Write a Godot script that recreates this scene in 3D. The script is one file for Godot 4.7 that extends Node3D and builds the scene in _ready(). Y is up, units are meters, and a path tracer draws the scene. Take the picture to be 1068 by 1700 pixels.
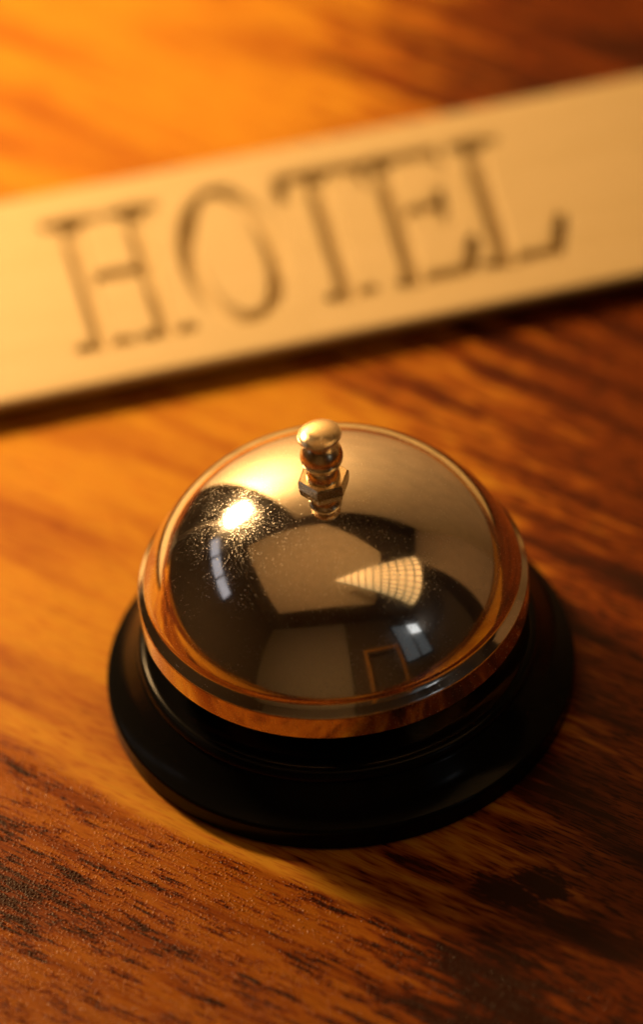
extends Node3D
# A polished call bell on a varnished wooden desk, a pale engraved HOTEL plate behind it, lit by one warm table lamp.

const MM := 0.001
const PLATE_WIDE := 58.5      # mm, across the lettering
const PLATE_THICK := 6.0

func _ready() -> void:
	# ---- camera -------------------------------------------------------------------------
	var cam := Camera3D.new()
	cam.name = "camera"
	cam.fov = 9.7164
	cam.near = 0.05
	cam.far = 30.0
	cam.transform = Transform3D(Basis(Vector3(0.99577293, -0.06650356, 0.06335262), Vector3(0.09184921, 0.72099087, -0.68683032), Vector3(0.0, 0.68974593, 0.72405149)), Vector3(-0.00090839, 0.78091487, 0.77531385))
	var lens := CameraAttributesPhysical.new()
	lens.frustum_focal_length = 141.17   # gives the field of view set above
	lens.exposure_aperture = 3.5
	lens.frustum_focus_distance = 1.068
	cam.attributes = lens
	add_child(cam)
	cam.make_current()
	# ---- environment --------------------------------------------------------------------
	var env := Environment.new()
	env.background_mode = Environment.BG_COLOR
	env.background_color = Color.BLACK
	env.tonemap_mode = Environment.TONE_MAPPER_LINEAR
	env.tonemap_exposure = 1.0
	env.sdfgi_enabled = true
	env.ssao_enabled = true
	env.ssil_enabled = true
	var we := WorldEnvironment.new()
	we.name = "environment"
	we.environment = env
	add_child(we)
	# ---- the lit lamp is the only strong light ------------------------------------------
	table_lamp(Vector3(-0.184, 0.217, -0.193), 0.079)
	# ---- setting ------------------------------------------------------------------------
	desk()
	walls()
	# ---- things -------------------------------------------------------------------------
	call_bell()
	name_plate()
	# ---- what the dome mirrors ----------------------------------------------------------
	overhead_shelf()
	pendant_lamp()
	windows()
	chair()

# ================================================================ helpers
func rgb(r: float, g: float, b: float) -> Color:
	return Color(r, g, b).linear_to_srgb()

func mat(c: Color, rough: float, metal := 0.0) -> StandardMaterial3D:
	var m := StandardMaterial3D.new()
	m.albedo_color = c
	m.roughness = rough
	m.metallic = metal
	return m

func tag(o: Node3D, label: String, category: String) -> void:
	o.set_meta("label", label)
	o.set_meta("category", category)

func thing(called: String, label: String, category: String, at := Vector3.ZERO) -> Node3D:
	var o := Node3D.new()
	o.name = called
	o.position = at
	tag(o, label, category)
	add_child(o, true)
	return o

func part(called: String, mesh: Mesh, m: Material, parent: Node3D, at := Vector3.ZERO) -> MeshInstance3D:
	var o := MeshInstance3D.new()
	o.name = called
	o.mesh = mesh
	o.material_override = m
	o.position = at
	parent.add_child(o, true)
	return o

func arc(pts: PackedVector2Array, c: Vector2, rad: float, a0: float, a1: float, n: int) -> void:
	for i in n + 1:
		var a := deg_to_rad(lerpf(a0, a1, float(i) / n))
		pts.append(c + rad * Vector2(cos(a), sin(a)))

# Revolves a profile of (radius, height) in mm round the y axis; the outside is on the right of the walk from bottom to top.
func lathe(pts: PackedVector2Array, segs: int, crease := 50.0) -> ArrayMesh:
	var v := PackedVector3Array()
	var n := PackedVector3Array()
	var idx := PackedInt32Array()
	var k := pts.size()
	var seg_n: Array[Vector2] = []
	for i in k - 1:
		var d := (pts[i + 1] - pts[i]).normalized()
		seg_n.append(Vector2(d.y, -d.x))
	for i in k - 1:
		var base := v.size()
		for e in 2:
			var nn := seg_n[i]
			var j := i - 1 if e == 0 else i + 1
			if j >= 0 and j < k - 1 and rad_to_deg(absf(seg_n[i].angle_to(seg_n[j]))) < crease:
				var la := (pts[i + 1] - pts[i]).length()
				var lb := (pts[j + 1] - pts[j]).length()
				nn = (seg_n[i] * la + seg_n[j] * lb).normalized()
			var p := pts[i + e]
			for s in segs + 1:
				var a := TAU * s / segs
				v.append(Vector3(p.x * cos(a), p.y, p.x * sin(a)) * MM)
				n.append(Vector3(nn.x * cos(a), nn.y, nn.x * sin(a)))
		for s in segs:
			var a0 := base + s
			var b0 := base + segs + 1 + s
			idx.append_array([a0, a0 + 1, b0, a0 + 1, b0 + 1, b0])
	return arrays(v, n, idx)

func arrays(v: PackedVector3Array, n: PackedVector3Array, idx: PackedInt32Array, uv := PackedVector2Array()) -> ArrayMesh:
	var a := []
	a.resize(Mesh.ARRAY_MAX)
	a[Mesh.ARRAY_VERTEX] = v
	a[Mesh.ARRAY_NORMAL] = n
	a[Mesh.ARRAY_INDEX] = idx
	if uv.size():
		a[Mesh.ARRAY_TEX_UV] = uv
	var m := ArrayMesh.new()
	m.add_surface_from_arrays(Mesh.PRIMITIVE_TRIANGLES, a)
	return m

# A box with chamfered edges, centred.
func bevel_box(size: Vector3, c: float) -> ArrayMesh:
	var h := size / 2.0
	var st := SurfaceTool.new()
	st.begin(Mesh.PRIMITIVE_TRIANGLES)
	st.set_smooth_group(-1)
	var pts := PackedVector3Array()
	for x in [-1.0, 1.0]:
		for y in [-1.0, 1.0]:
			for z in [-1.0, 1.0]:
				pts.append(Vector3(x * (h.x - c), y * (h.y - c), z * h.z))
				pts.append(Vector3(x * (h.x - c), y * h.y, z * (h.z - c)))
				pts.append(Vector3(x * h.x, y * (h.y - c), z * (h.z - c)))
	# convex: fan every face plane
	var normals: Array[Vector3] = []
	for x in [-1, 0, 1]:
		for y in [-1, 0, 1]:
			for z in [-1, 0, 1]:
				if x != 0 or y != 0 or z != 0:
					normals.append(Vector3(x, y, z).normalized())
	for nn in normals:
		var best := -1e9
		for p in pts:
			best = maxf(best, p.dot(nn))
		var ring: Array[Vector3] = []
		for p in pts:
			if p.dot(nn) > best - 1e-7:
				ring.append(p)
		if ring.size() < 3:
			continue
		var mid := Vector3.ZERO
		for p in ring:
			mid += p
		mid /= ring.size()
		var ax := (ring[0] - mid).normalized()
		var ay := nn.cross(ax)
		ring.sort_custom(func(p, q): return atan2((p - mid).dot(ay), (p - mid).dot(ax)) > atan2((q - mid).dot(ay), (q - mid).dot(ax)))
		for i in range(1, ring.size() - 1):
			for p in [ring[0], ring[i], ring[i + 1]]:
				st.set_normal(nn)
				st.add_vertex(p)
	return st.commit()

func tube(a: Vector3, b: Vector3, r: float, segs := 20) -> ArrayMesh:
	var m := CylinderMesh.new()
	m.top_radius = r
	m.bottom_radius = r
	m.height = (b - a).length()
	m.radial_segments = segs
	m.rings = 1
	var st := SurfaceTool.new()
	var y := (b - a).normalized()
	var x := y.cross(Vector3(0.3, 0.2, 0.9)).normalized()
	st.append_from(m, 0, Transform3D(Basis(x, y, x.cross(y)), (a + b) / 2.0))
	return st.commit()

func noise(seed_: int, freq: float, octaves := 3) -> FastNoiseLite:
	var f := FastNoiseLite.new()
	f.seed = seed_
	f.noise_type = FastNoiseLite.TYPE_SIMPLEX_SMOOTH
	f.frequency = freq
	f.fractal_octaves = octaves
	return f

# A grey picture of side n whose features are drawn out k times along u.
func streaks(n: int, seed_: int, freq: float, k: int, octaves := 3) -> PackedByteArray:
	var im := noise(seed_, freq, octaves).get_image(n / k, n)
	im.convert(Image.FORMAT_L8)
	if k > 1:
		im.resize(n, n, Image.INTERPOLATE_CUBIC)
	return im.get_data()

# ================================================================ setting
func wood_material() -> StandardMaterial3D:
	var n := 2048
	var g1 := streaks(n, 11, 0.022, 16, 3)
	var g2 := streaks(n, 12, 0.12, 10, 2)
	var pores := streaks(n, 13, 0.30, 11, 1)
	var blotch := streaks(n, 14, 0.006, 4, 3)
	var grit := streaks(n, 15, 0.2, 3, 3)
	var dots := streaks(n, 17, 0.26, 1, 1)
	var clump := streaks(n, 18, 0.05, 5, 2)
	var edge := streaks(n, 16, 0.012, 8, 2)
	var col := PackedByteArray()
	col.resize(n * n * 3)
	var hgt := PackedByteArray()
	hgt.resize(n * n)
	var rgh := PackedByteArray()
	rgh.resize(n * n)
	var i := 0
	for y in n:
		var vmm := 300.0 * y / n - 103.0
		for x in n:
			var a := g1[i] * 0.00392
			var b := g2[i] * 0.00392
			var p := pores[i] * 0.00392
			var bl := blotch[i] * 0.00392
			var gr := grit[i] * 0.00392
			var dt := dots[i] * 0.00392
			# the coarse, worn, darkly stained growth band along the near edge of the bell
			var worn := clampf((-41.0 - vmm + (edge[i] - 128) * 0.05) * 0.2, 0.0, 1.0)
			var cl := clump[i] * 0.00392
			# the board runs from honey sapwood on the left to dark red heartwood on the right, broken up by the grain; painted darker still towards the front to deepen the bell's shadow
			var umm := 300.0 * x / n - 195.0
			var heart_shade := clampf((umm * 0.793 + vmm * 0.609 - 6.0 + 0.3 * maxf(umm * 0.609 - vmm * 0.793 - 15.0, 0.0) + (cl - 0.5) * 34.0 + (a - 0.5) * 44.0 + (b - 0.5) * 24.0) * 0.027, 0.0, 1.0) * (1.0 - 0.5 * worn)
			var dark := clampf((a - 0.5) * 1.5, 0.0, 1.0) * 0.42 + clampf((b - 0.55) * 2.2, 0.0, 1.0) * 0.22 + clampf((bl - 0.52) * 2.5, 0.0, 1.0) * 0.34
			dark += clampf((p - 0.6) * 4.0, 0.0, 1.0) * (0.2 + 0.2 * heart_shade) + heart_shade * 0.68
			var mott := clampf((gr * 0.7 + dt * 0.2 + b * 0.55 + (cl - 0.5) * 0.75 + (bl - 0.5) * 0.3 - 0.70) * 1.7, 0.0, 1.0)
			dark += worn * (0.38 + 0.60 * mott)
			# two dark knots in front of the bell on the right, painted in to deepen its shadow
			var knot_shade := maxf(1.0 - Vector2((umm - 58.5) / 6.5, (vmm + 24.5) / 3.6).length(), 1.0 - Vector2((umm - 53.5) / 7.5, (vmm + 29.0) / 3.2).length())
			dark += clampf((knot_shade + (gr - 0.5) * 0.5) * 3.0, 0.0, 1.0) * 0.6
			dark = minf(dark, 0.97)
			var k := 1.0 - dark
			# linear base colours: light honey to dark umber
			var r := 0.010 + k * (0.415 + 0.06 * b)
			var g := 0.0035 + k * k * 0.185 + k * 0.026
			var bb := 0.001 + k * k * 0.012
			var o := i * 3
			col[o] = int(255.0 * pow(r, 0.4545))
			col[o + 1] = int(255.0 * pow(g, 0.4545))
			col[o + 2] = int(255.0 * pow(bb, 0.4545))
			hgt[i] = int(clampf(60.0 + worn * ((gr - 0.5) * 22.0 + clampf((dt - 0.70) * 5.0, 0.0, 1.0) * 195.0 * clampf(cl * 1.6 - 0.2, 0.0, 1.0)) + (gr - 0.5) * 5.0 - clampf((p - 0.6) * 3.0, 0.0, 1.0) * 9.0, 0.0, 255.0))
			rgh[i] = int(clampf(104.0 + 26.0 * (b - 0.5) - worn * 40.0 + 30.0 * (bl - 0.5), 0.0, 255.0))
			i += 1
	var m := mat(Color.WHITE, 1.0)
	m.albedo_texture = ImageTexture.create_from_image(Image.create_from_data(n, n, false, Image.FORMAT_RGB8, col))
	m.roughness_texture = ImageTexture.create_from_image(Image.create_from_data(n, n, false, Image.FORMAT_L8, rgh))
	m.roughness_texture_channel = BaseMaterial3D.TEXTURE_CHANNEL_RED
	m.heightmap_enabled = true
	m.heightmap_texture = ImageTexture.create_from_image(Image.create_from_data(n, n, false, Image.FORMAT_L8, hgt))
	m.heightmap_scale = 0.036
	m.metallic_specular = 0.2
	return m

func desk() -> void:
	# one thick slab with softened edges; texture coordinates follow the grain
	var x0 := -0.62
	var x1 := 0.72
	var z0 := -0.294
	var z1 := 0.46
	var st := SurfaceTool.new()
	st.append_from(bevel_box(Vector3(x1 - x0, 0.04, z1 - z0), 0.003), 0, Transform3D(Basis(), Vector3((x0 + x1) / 2, -0.02, (z0 + z1) / 2)))
	var a := st.commit().surface_get_arrays(0)
	var uv := PackedVector2Array()
	for p in a[Mesh.ARRAY_VERTEX]:
		uv.append(Vector2((p.x * 0.793 + p.z * 0.609 + 0.195) / 0.3, (p.x * 0.609 - p.z * 0.793 + 0.103 + p.y) / 0.3))
	a[Mesh.ARRAY_TEX_UV] = uv
	var m := ArrayMesh.new()
	m.add_surface_from_arrays(Mesh.PRIMITIVE_TRIANGLES, a)
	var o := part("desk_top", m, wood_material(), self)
	o.set_meta("kind", "structure")

func plaster(c: Color) -> StandardMaterial3D:
	var m := mat(c, 0.85)
	var t := NoiseTexture2D.new()
	t.width = 512
	t.height = 512
	t.seamless = true
	t.noise = noise(31, 0.02, 4)
	var ramp := Gradient.new()
	ramp.set_color(0, Color(0.9, 0.9, 0.9))
	ramp.set_color(1, Color(1, 1, 1))
	t.color_ramp = ramp
	m.albedo_texture = t
	m.uv1_triplanar = true
	m.uv1_scale = Vector3.ONE * 1.5
	return m

func walls() -> void:
	# the small dim room that the dome mirrors: a pale partition just behind the desk, brown walls further off
	var pale := plaster(rgb(0.80, 0.70, 0.52))
	var brown := plaster(rgb(0.34, 0.26, 0.19))
	slab("wall_back", Vector3(0.80, 1.30, 0.04), Vector3(0.243, 0.02, -0.317), pale)
	slab("wall_side", Vector3(0.04, 1.50, 0.33), Vector3(0.665, 0.02, -0.170), brown)
	slab("wall_front", Vector3(1.75, 2.5, 0.04), Vector3(-0.72, 0.5, 1.52), pale)
	slab("wall_front_right", Vector3(1.65, 2.5, 0.04), Vector3(1.0, 0.5, 1.52), brown)
	slab("wall_left", Vector3(0.04, 2.5, 3.0), Vector3(-1.62, 0.5, 0.0), brown)
	slab("wall_right", Vector3(0.04, 2.5, 3.0), Vector3(1.84, 0.5, 0.0), brown)
	slab("wall_far", Vector3(3.42, 2.5, 0.04), Vector3(0.11, 0.5, -1.52), brown)
	slab("ceiling", Vector3(3.5, 0.04, 3.08), Vector3(0.11, 1.77, 0.0), brown)
	slab("floor", Vector3(3.5, 0.04, 3.08), Vector3(0.11, -0.77, 0.0), plaster(rgb(0.10, 0.06, 0.035)))

func slab(called: String, size: Vector3, at: Vector3, m: Material) -> void:
	var o := part(called, bevel_box(size, 0.002), m, self, at)
	o.set_meta("kind", "structure")

# ================================================================ the bell
func metal(c: Color, rough: float, seed_: int, speck_rough: float) -> StandardMaterial3D:
	# polished plating with fine dust and hairline scratches in its gloss
	var n := 1024
	var smear := streaks(n, seed_ + 50, 0.012, 1, 4)
	for i in n * n:
		smear[i] = int(255.0 * rough * (0.62 + smear[i] * 0.003))
	var im := Image.create_from_data(n, n, false, Image.FORMAT_L8, smear)
	var rng := RandomNumberGenerator.new()
	rng.seed = seed_
	var cloud := noise(seed_, 0.008, 3)
	for k in 42000:
		var p := Vector2i(rng.randi_range(0, n - 4), rng.randi_range(0, n - 4))
		var dens := cloud.get_noise_2d(p.x, p.y)
		if rng.randf() > 0.5 + dens * 0.7:
			continue
		var s := 1 + int(rng.randf() * rng.randf() * 2.3)
		var g := int(255.0 * lerpf(rough, speck_rough, rng.randf_range(0.4, 1.0)))
		im.fill_rect(Rect2i(p, Vector2i(s, maxi(1, s + rng.randi_range(-1, 1)))), Color8(g, g, g))
	for k in 12:
		var q := Vector2(rng.randf() * n, rng.randf() * n)
		var dir := Vector2.from_angle(rng.randf() * TAU)
		var bend := rng.randf_range(-0.01, 0.01)
		var g := int(255.0 * lerpf(rough, speck_rough, rng.randf_range(0.2, 0.8)))
		for s in rng.randi_range(20, 150):
			q += dir
			dir = dir.rotated(bend)
			im.set_pixel(posmod(int(q.x), n), posmod(int(q.y), n), Color8(g, g, g))
	var m := mat(c, 1.0, 1.0)
	m.roughness_texture = ImageTexture.create_from_image(im)
	m.roughness_texture_channel = BaseMaterial3D.TEXTURE_CHANNEL_RED
	m.uv1_triplanar = true
	m.uv1_triplanar_sharpness = 6.0
	m.uv1_scale = Vector3.ONE * (1.0 / 0.055)
	return m

func call_bell() -> void:
	var t := thing("call_bell", "shiny domed silver call bell on a round black base in the foreground", "call bell")
	var chrome := metal(rgb(0.84, 0.80, 0.73), 0.088, 5, 0.5)
	var brass := metal(rgb(0.90, 0.75, 0.50), 0.22, 6, 0.5)
	var black := mat(rgb(0.004, 0.004, 0.004), 0.16)
	black.metallic_specular = 0.22
	# base: low skirt, sloping shoulder, rolled collar
	var p := PackedVector2Array([Vector2(0, 0.02), Vector2(41.6, 0.02)])
	arc(p, Vector2(42.0, 0.8), 0.8, -90, 0, 5)
	p.append(Vector2(42.8, 3.9))
	arc(p, Vector2(41.8, 3.9), 1.0, 0, 62, 6)
	p.append_array([Vector2(40.2, 6.0), Vector2(38.4, 8.0), Vector2(37.0, 10.2)])
	arc(p, Vector2(35.0, 11.2), 1.6, -20, 100, 14)
	p.append_array([Vector2(33.6, 12.3), Vector2(31.5, 12.0), Vector2(12, 12.4), Vector2(0, 12.4)])
	var base := part("base", lathe(p, 160), black, t)
	base.set_meta("label", "glossy black round base")
	# post that carries the dome
	p = PackedVector2Array([Vector2(0, 12.4), Vector2(3.0, 12.4), Vector2(3.0, 48.3), Vector2(0, 48.3)])
	part("post", lathe(p, 32), black, t)
	# dome: rim band, step, cove, flattened dome; hollow
	p = PackedVector2Array()
	var h0 := 20.0
	for i in 41:
		var a := deg_to_rad(lerpf(87.5, 16.0, i / 40.0))
		p.append(Vector2(34.2 * cos(a), h0 + 28.7 * sin(a)))
	p.append_array([Vector2(32.9, 27.6), Vector2(33.6, 26.6), Vector2(34.6, 25.2), Vector2(34.6, 21.0)])
	arc(p, Vector2(34.95, 20.95), 0.35, -180, 0, 8)
	p.append(Vector2(35.3, 25.6))
	arc(p, Vector2(34.5, 25.4), 0.8, 0, 44, 10)
	arc(p, Vector2(35.75, 28.35), 2.15, 229, 190, 14)
	for i in 97:
		var a := deg_to_rad(lerpf(16.6, 87.6, i / 96.0))
		p.append(Vector2(35.05 * cos(a), h0 + 29.5 * sin(a)))
	p.append(Vector2(1.43, 48.6))
	part("dome", lathe(p, 256), chrome, t)
	# hexagonal nut with a chamfered crown
	part("nut", hex_nut(4.7, 49.2, 51.2), brass, t)
	# button: sleeve, ball and mushroom cap
	p = PackedVector2Array([Vector2(0, 50.6), Vector2(3.1, 50.6), Vector2(3.0, 52.2), Vector2(2.5, 53.2)])
	part("sleeve", lathe(p, 48), brass, t)
	p = PackedVector2Array()
	for i in 33:
		var a := deg_to_rad(lerpf(-58, 66, i / 32.0))
		p.append(Vector2(3.85 * cos(a), 56.1 + 3.6 * sin(a)))
	p.append_array([Vector2(1.5, 59.45), Vector2(1.45, 60.6)])
	part("collar", lathe(p, 64), brass, t)
	p = PackedVector2Array([Vector2(0, 60.2), Vector2(1.6, 60.2), Vector2(2.9, 60.45)])
	arc(p, Vector2(3.5, 60.95), 0.45, -60, 40, 6)
	for i in 17:
		var a := deg_to_rad(lerpf(18, 90, i / 16.0))
		p.append(Vector2(3.95 * cos(a), 60.8 + 1.45 * sin(a)))
	var cap := part("button", lathe(p, 64), brass, t)
	# the cap sits a little askew on its pin
	var piv := Vector3(0, 60.4, 0) * MM
	var tilt := Basis(Vector3(0, 0, 1), deg_to_rad(5.0))
	cap.transform = Transform3D(tilt, piv - tilt * piv)

func hex_nut(r: float, y0: float, y1: float) -> ArrayMesh:
	var st := SurfaceTool.new()
	st.begin(Mesh.PRIMITIVE_TRIANGLES)
	st.set_smooth_group(-1)
	var c := 0.25
	var rings := [[r - c, y0], [r, y0 + c], [r, y1 - c * 1.2], [r - c * 1.5, y1]]
	var at := func(k: int, j: int) -> Vector3:
		var a := deg_to_rad(-12.0 + 60.0 * k)
		return Vector3(rings[j][0] * cos(a), rings[j][1], rings[j][0] * sin(a)) * MM
	for k in 6:
		for j in 3:
			for q in [at.call(k, j), at.call(k, j + 1), at.call(k + 1, j), at.call(k + 1, j), at.call(k, j + 1), at.call(k + 1, j + 1)]:
				st.add_vertex(q)
		for q in [Vector3(0, y1, 0) * MM, at.call(k + 1, 3), at.call(k, 3)]:
			st.add_vertex(q)
		for q in [Vector3(0, y0, 0) * MM, at.call(k, 0), at.call(k + 1, 0)]:
			st.add_vertex(q)
	st.generate_normals()
	return st.commit()

# ================================================================ the plate
func letter_strokes() -> Array:
	# per letter: [u0, v0, u1, v1, half width] in mm on the plate
	var hh := [[-41.5, 10.5, -41.3, 47.6, 1.45], [-28.5, 10.5, -28.3, 47.6, 1.45], [-41.4, 30.0, -28.4, 30.2, 0.8], [-46.0, 47.6, -36.2, 47.6, 0.8], [-46.0, 10.4, -36.4, 10.4, 0.7], [-32.8, 47.6, -23.8, 47.6, 0.8], [-33.2, 10.4, -23.6, 10.4, 0.7]]
	var oo := []
	for i in 44:
		var a := TAU * i / 44
		var b := TAU * (i + 1) / 44
		var w := 0.55 + 1.15 * pow(absf(cos(a - 0.25 + PI)), 1.3)
		oo.append([-11.4 + 8.3 * cos(a), 29.2 + 19.2 * sin(a), -11.4 + 8.3 * cos(b), 29.2 + 19.2 * sin(b), w])
	var tt := [[8.4, 10.5, 9.3, 47.6, 1.45], [2.4, 47.7, 18.6, 47.5, 0.85], [2.4, 47.6, 1.7, 41.8, 0.75], [18.6, 47.4, 18.9, 41.6, 0.6], [4.6, 10.6, 13.4, 10.9, 0.7]]
	var ee := [[22.0, 10.6, 23.3, 47.4, 1.45], [20.2, 47.5, 34.6, 47.3, 0.8], [34.6, 47.2, 35.2, 41.9, 0.6], [22.8, 30.8, 32.4, 31.3, 0.8], [32.8, 35.0, 32.3, 26.2, 0.7], [19.4, 10.8, 33.2, 11.2, 0.85], [33.2, 11.2, 36.0, 19.2, 0.9]]
	var ll := [[40.8, 10.8, 42.3, 47.2, 1.45], [38.4, 47.2, 47.2, 47.2, 0.8], [37.2, 11.0, 51.2, 11.4, 0.85], [51.2, 11.4, 54.4, 20.2, 0.9]]
	for l in [hh, oo, tt, ee, ll]:
		for k in l:
			k[0] = k[0] * 0.978 + 0.1
			k[2] = k[2] * 0.978 + 0.1
	return [hh, oo, tt, ee, ll]

func name_plate() -> void:
	var ang := deg_to_rad(9.216)
	var t := thing("name_plate", "pale wooden plate engraved HOTEL lying flat behind the bell", "sign", Vector3(0.0020, 0.0, -0.0865))
	t.rotation.y = ang
	var strokes := letter_strokes()
	var boxes: Array[Rect2] = []
	for l in strokes:
		var r := Rect2(l[0][0], l[0][1], 0, 0)
		for s in l:
			r = r.expand(Vector2(s[0], s[1])).expand(Vector2(s[2], s[3]))
		boxes.append(r.grow(3.0))
	# columns (u) and rows (v, height), mm
	var us := PackedFloat32Array([-135.0, -134.6, -134.0, -100.0, -70.0])
	var u := -50.0
	while u <= 58.6:
		us.append(u)
		u += 0.36
	us.append_array([80.0, 110.0, 134.0, 134.6, 135.0])
	var rows := PackedVector2Array()
	var rad := 1.3
	rows.append_array([Vector2(4.5, 0.0), Vector2(3.2, 0.6), Vector2(1.0, 3.6)])
	arc(rows, Vector2(rad, PLATE_THICK - rad), rad, 205, 90, 8)
	var v := rad + 0.3
	while v < PLATE_WIDE - rad - 0.1:
		rows.append(Vector2(v, PLATE_THICK))
		v += 0.36
	arc(rows, Vector2(PLATE_WIDE - rad, PLATE_THICK - rad), rad, 90, -25, 8)
	rows.append_array([Vector2(PLATE_WIDE - 1.0, 3.6), Vector2(PLATE_WIDE - 3.2, 0.6), Vector2(PLATE_WIDE - 4.5, 0.0)])
	var deep := 3.4
	var wall := 0.5
	var nu := us.size()
	var nv := rows.size()
	var pos := PackedVector3Array()
	var own := PackedInt32Array()
	pos.resize(nu * nv)
	own.resize(nu * nv)
	for j in nv:
		for i in nu:
			var q := Vector2(us[i], rows[j].x)
			var h := rows[j].y
			var letter := -1
			if h > PLATE_THICK - 0.001:
				for l in 5:
					if boxes[l].has_point(q):
						var d := 99.0
						for s in strokes[l]:
							var a := Vector2(s[0], s[1])
							var ab := Vector2(s[2] - s[0], s[3] - s[1])
							var f := clampf((q - a).dot(ab) / ab.length_squared(), 0.0, 1.0)
							d = minf(d, q.distance_to(a + ab * f) - s[4] * 1.05)
						if d < wall:
							var x := clampf(1.0 - d / wall, 0.0, 1.0) if d > 0.0 else 1.0
							h -= deep * x * x * (3.0 - 2.0 * x)
							if d < 0.06:
								letter = l
			# rounded ends
			if i == 0 or i == nu - 1:
				h = 0.0
			elif i == 1 or i == nu - 2:
				h = minf(h, PLATE_THICK - 0.6)
			pos[j * nu + i] = Vector3(q.x, h, -q.y) * MM
			own[j * nu + i] = letter
	# normals from neighbours
	var nor := PackedVector3Array()
	nor.resize(nu * nv)
	for j in nv:
		for i in nu:
			var du := pos[j * nu + mini(i + 1, nu - 1)] - pos[j * nu + maxi(i - 1, 0)]
			var dv := pos[mini(j + 1, nv - 1) * nu + i] - pos[maxi(j - 1, 0) * nu + i]
			nor[j * nu + i] = du.cross(dv).normalized()
	var lists: Array[PackedInt32Array] = [PackedInt32Array(), PackedInt32Array(), PackedInt32Array(), PackedInt32Array(), PackedInt32Array(), PackedInt32Array()]
	for j in nv - 1:
		for i in nu - 1:
			var a := j * nu + i
			var l := own[a]
			if own[a + 1] != l or own[a + nu] != l or own[a + nu + 1] != l:
				l = -1
			lists[l + 1].append_array([a, a + nu, a + 1, a + 1, a + nu, a + nu + 1])
	var n := 1024
	var im := Image.create(n, n, false, Image.FORMAT_RGB8)
	var g1 := streaks(n, 41, 0.02, 16, 3)
	var g2 := streaks(n, 42, 0.1, 8, 2)
	var col := PackedByteArray()
	col.resize(n * n * 3)
	for i in n * n:
		var k := 0.96 + 0.04 * clampf(g1[i] / 255.0 * 0.75 + g2[i] / 255.0 * 0.35, 0.0, 1.0)
		col[i * 3] = int(255.0 * k)
		col[i * 3 + 1] = int(255.0 * k * (0.965 + 0.035 * k))
		col[i * 3 + 2] = int(255.0 * k * k)
	im = Image.create_from_data(n, n, false, Image.FORMAT_RGB8, col)
	var face := mat(rgb(0.45, 0.355, 0.195), 0.6)
	face.albedo_texture = ImageTexture.create_from_image(im)
	face.uv1_triplanar = true
	face.uv1_scale = Vector3.ONE * 9.0
	part("plate", sub(pos, nor, lists[0]), face, t)
	var names := ["H", "O", "T", "E", "L"]
	for l in 5:
		var o := part("letter", sub(pos, nor, lists[l + 1]), face, t)
		o.set_meta("label", "deeply engraved capital letter " + names[l])

# The triangles of IDX as a mesh of their own.
func sub(pos: PackedVector3Array, nor: PackedVector3Array, idx: PackedInt32Array) -> ArrayMesh:
	var seen := {}
	var v := PackedVector3Array()
	var n := PackedVector3Array()
	var out := PackedInt32Array()
	for i in idx:
		if not seen.has(i):
			seen[i] = v.size()
			v.append(pos[i])
			n.append(nor[i])
		out.append(seen[i])
	return arrays(v, n, out)

# ================================================================ lamps and the mirrored surroundings
func table_lamp(bulb_at: Vector3, energy: float) -> void:
	var t := thing("table_lamp", "lit table lamp with bare bulb, the white glare on the left of the dome", "lamp", Vector3(bulb_at.x - 0.06, 0.0, bulb_at.z - 0.03))
	var dark := mat(rgb(0.02, 0.015, 0.012), 0.5)
	var p := PackedVector2Array([Vector2(0, 0.1), Vector2(45, 0.1), Vector2(46, 2), Vector2(44, 6), Vector2(14, 12), Vector2(6, 18), Vector2(5, 24)])
	part("foot", lathe(p, 64), dark, t)
	var b := bulb_at - t.position
	var top := b + Vector3(-0.012, 0.058, -0.006)
	part("stem", tube(Vector3(0, 0.02, 0), Vector3(0, top.y, 0), 0.004), dark, t)
	part("arm", tube(Vector3(0, top.y, 0), top, 0.004), dark, t)
	part("socket", tube(top + Vector3(0, 0.004, 0), b + Vector3(0, 0.029, 0), 0.012), dark, t)
	var glow := mat(Color(1, 0.9, 0.7), 0.3)
	glow.emission_enabled = true
	glow.emission = rgb(1.0, 0.62, 0.28)
	glow.emission_energy_multiplier = 60.0
	var sph := SphereMesh.new()
	sph.radius = 0.031
	sph.height = 0.062
	part("bulb", sph, glow, t, b)
	var l := OmniLight3D.new()
	l.name = "bulb_light"
	l.light_color = rgb(1.0, 0.56, 0.21)
	l.light_energy = energy
	l.light_size = 0.018
	l.omni_range = 8.0
	l.omni_attenuation = 2.0
	l.shadow_enabled = true
	l.position = b
	t.add_child(l)

func overhead_shelf() -> void:
	var m := plaster(rgb(0.74, 0.62, 0.45))
	var ring := PackedVector2Array([Vector2(-0.62, -0.30), Vector2(-0.02, -0.26), Vector2(0.34, -0.02), Vector2(0.34, 0.46), Vector2(-0.52, 0.46)])
	var st := SurfaceTool.new()
	st.begin(Mesh.PRIMITIVE_TRIANGLES)
	st.set_smooth_group(-1)
	var k := ring.size()
	for y in [0.0, 0.018]:
		for i in range(1, k - 1):
			for q in ([ring[0], ring[i + 1], ring[i]] if y == 0.0 else [ring[0], ring[i], ring[i + 1]]):
				st.add_vertex(Vector3(q.x, y, q.y))
	for i in k:
		var a := ring[i]
		var b := ring[(i + 1) % k]
		for q in [Vector3(a.x, 0, a.y), Vector3(b.x, 0, b.y), Vector3(a.x, 0.018, a.y), Vector3(b.x, 0, b.y), Vector3(b.x, 0.018, b.y), Vector3(a.x, 0.018, a.y)]:
			st.add_vertex(q)
	st.generate_normals()
	var o := part("overhead_shelf", st.commit(), m, self, Vector3(0, 0.80, 0))
	tag(o, "pale shelf overhead, mirrored as the beige patch mid dome", "shelf")

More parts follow.
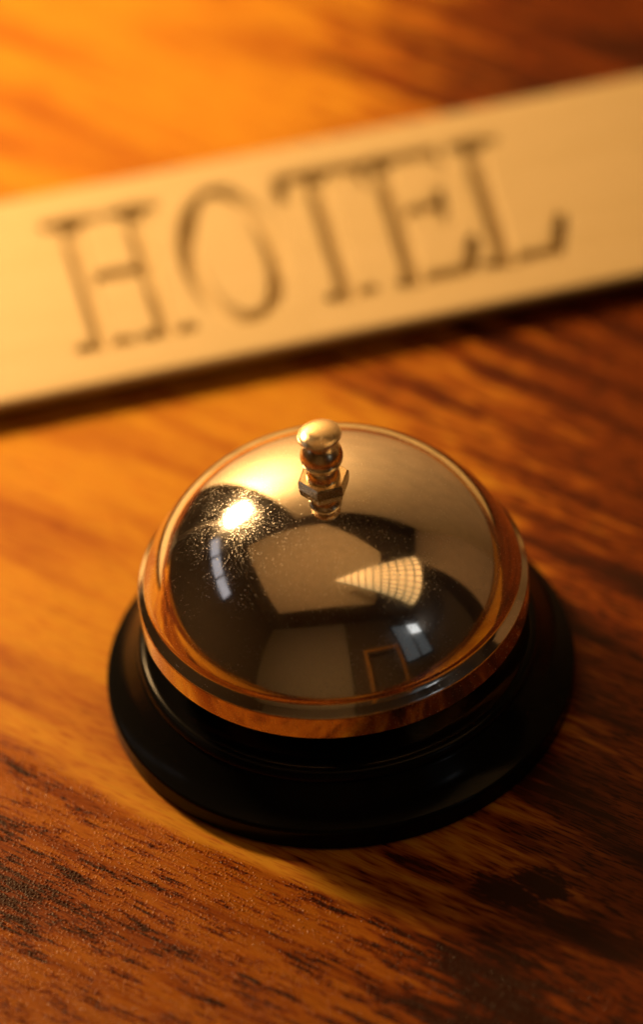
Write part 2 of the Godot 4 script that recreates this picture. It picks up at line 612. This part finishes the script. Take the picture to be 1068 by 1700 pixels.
func pendant_lamp() -> void:
	# a long woven cone hung aslant; its lit weave shows right of the board in the dome
	var tip := Vector3(0.015, 0.62, 0.165)
	var mouth := Vector3(0.40, 0.475, 0.12)
	var t := thing("woven_lamp", "glowing woven cone lamp mirrored as a gold gridded patch in the dome", "lamp", tip)
	var y := (mouth - tip).normalized()
	var x := y.cross(Vector3(0, 0, 1)).normalized()
	t.basis = Basis(x, y, x.cross(y))
	var long := (mouth - tip).length()
	var wide := 0.15
	var glow := mat(Color(1, 0.85, 0.6), 0.6)
	glow.emission_enabled = true
	glow.emission = rgb(1.0, 0.66, 0.27)
	glow.emission_energy_multiplier = 0.75
	var core := CylinderMesh.new()
	core.top_radius = wide - 0.004
	core.bottom_radius = 0.003
	core.height = long
	core.radial_segments = 64
	core.rings = 1
	part("shade", core, glow, t, Vector3(0, long / 2, 0))
	var l := OmniLight3D.new()
	l.name = "woven_lamp_light"
	l.light_color = rgb(1.0, 0.66, 0.27)
	l.light_energy = 0.002
	l.light_size = 0.05
	l.omni_range = 6.0
	l.omni_attenuation = 2.0
	l.shadow_enabled = true
	l.position = Vector3(0, long * 0.7, 0)
	t.add_child(l)
	var cane := mat(rgb(0.03, 0.014, 0.006), 0.6)
	for k in 11:
		var f := 0.14 + 0.86 * k / 10.0
		var r := wide * f
		var tor := TorusMesh.new()
		tor.inner_radius = r - 0.0036
		tor.outer_radius = r + 0.0036
		tor.rings = 48
		tor.ring_segments = 6
		part("strand", tor, cane, t, Vector3(0, long * f, 0))
	for k in 30:
		var a := TAU * k / 30
		part("rib", tube(Vector3(0, 0.01, 0), Vector3(cos(a) * wide, long, sin(a) * wide), 0.0022, 6), cane, t)

func windows() -> void:
	var frame_m := mat(rgb(0.12, 0.10, 0.09), 0.6)
	var day := mat(Color(0.6, 0.6, 0.65), 0.4)
	day.emission_enabled = true
	day.emission = rgb(0.42, 0.41, 0.46)
	var dim := mat(Color(0.3, 0.32, 0.35), 0.4)
	dim.emission_enabled = true
	dim.emission = rgb(0.055, 0.062, 0.068)
	var bright := mat(Color(0.8, 0.8, 0.85), 0.4)
	bright.emission_enabled = true
	bright.emission = rgb(0.9, 0.95, 1.0)
	var w := thing("window", "low strip window of three grey panes mirrored on the left of the dome", "window", Vector3(-1.57, 0.93, -0.52))
	for k in 3:
		part("pane", bevel_box(Vector3(0.01, 0.21, 0.36), 0.001), day, w, Vector3(0, 0.12, -0.41 + 0.41 * k))
	for k in 4:
		part("mullion", bevel_box(Vector3(0.04, 0.21, 0.035), 0.002), frame_m, w, Vector3(0, 0.12, -0.615 + 0.41 * k))
	for y in [0.0, 0.24]:
		part("frame", bevel_box(Vector3(0.04, 0.03, 1.27), 0.002), frame_m, w, Vector3(0, y, 0))
	w = thing("window", "tall bluish window mirrored on the right of the dome under the gold patch", "window", Vector3(1.4, 0.3, 1.35))
	part("pane", bevel_box(Vector3(0.34, 0.95, 0.01), 0.001), dim, w, Vector3(-0.2, 0.5, 0))
	part("pane", bevel_box(Vector3(0.34, 0.6, 0.01), 0.001), dim, w, Vector3(0.2, 0.33, 0))
	part("pane", bevel_box(Vector3(0.34, 0.3, 0.01), 0.001), bright, w, Vector3(0.2, 0.82, 0))
	for x in [-0.39, 0.0, 0.39]:
		part("mullion", bevel_box(Vector3(0.04, 0.96, 0.03), 0.002), frame_m, w, Vector3(x, 0.5, 0))
	for y in [0.0, 1.0]:
		part("frame", bevel_box(Vector3(0.84, 0.04, 0.03), 0.002), frame_m, w, Vector3(0, y, 0))

func chair() -> void:
	var t := thing("chair", "orange wooden chair back mirrored low in the dome", "chair", Vector3(0.49, -0.75, 1.0))
	var m := mat(rgb(0.72, 0.36, 0.10), 0.5)
	part("seat", bevel_box(Vector3(0.46, 0.03, 0.42), 0.006), m, t, Vector3(0, 0.45, 0.22))
	for x in [-0.21, 0.21]:
		part("back_post", bevel_box(Vector3(0.035, 1.30, 0.035), 0.004), m, t, Vector3(x, 0.65, 0.0))
		part("leg", bevel_box(Vector3(0.035, 0.435, 0.035), 0.004), m, t, Vector3(x, 0.2175, 0.4))
	part("top_rail", bevel_box(Vector3(0.455, 0.04, 0.036), 0.004), m, t, Vector3(0, 1.32, 0.0))
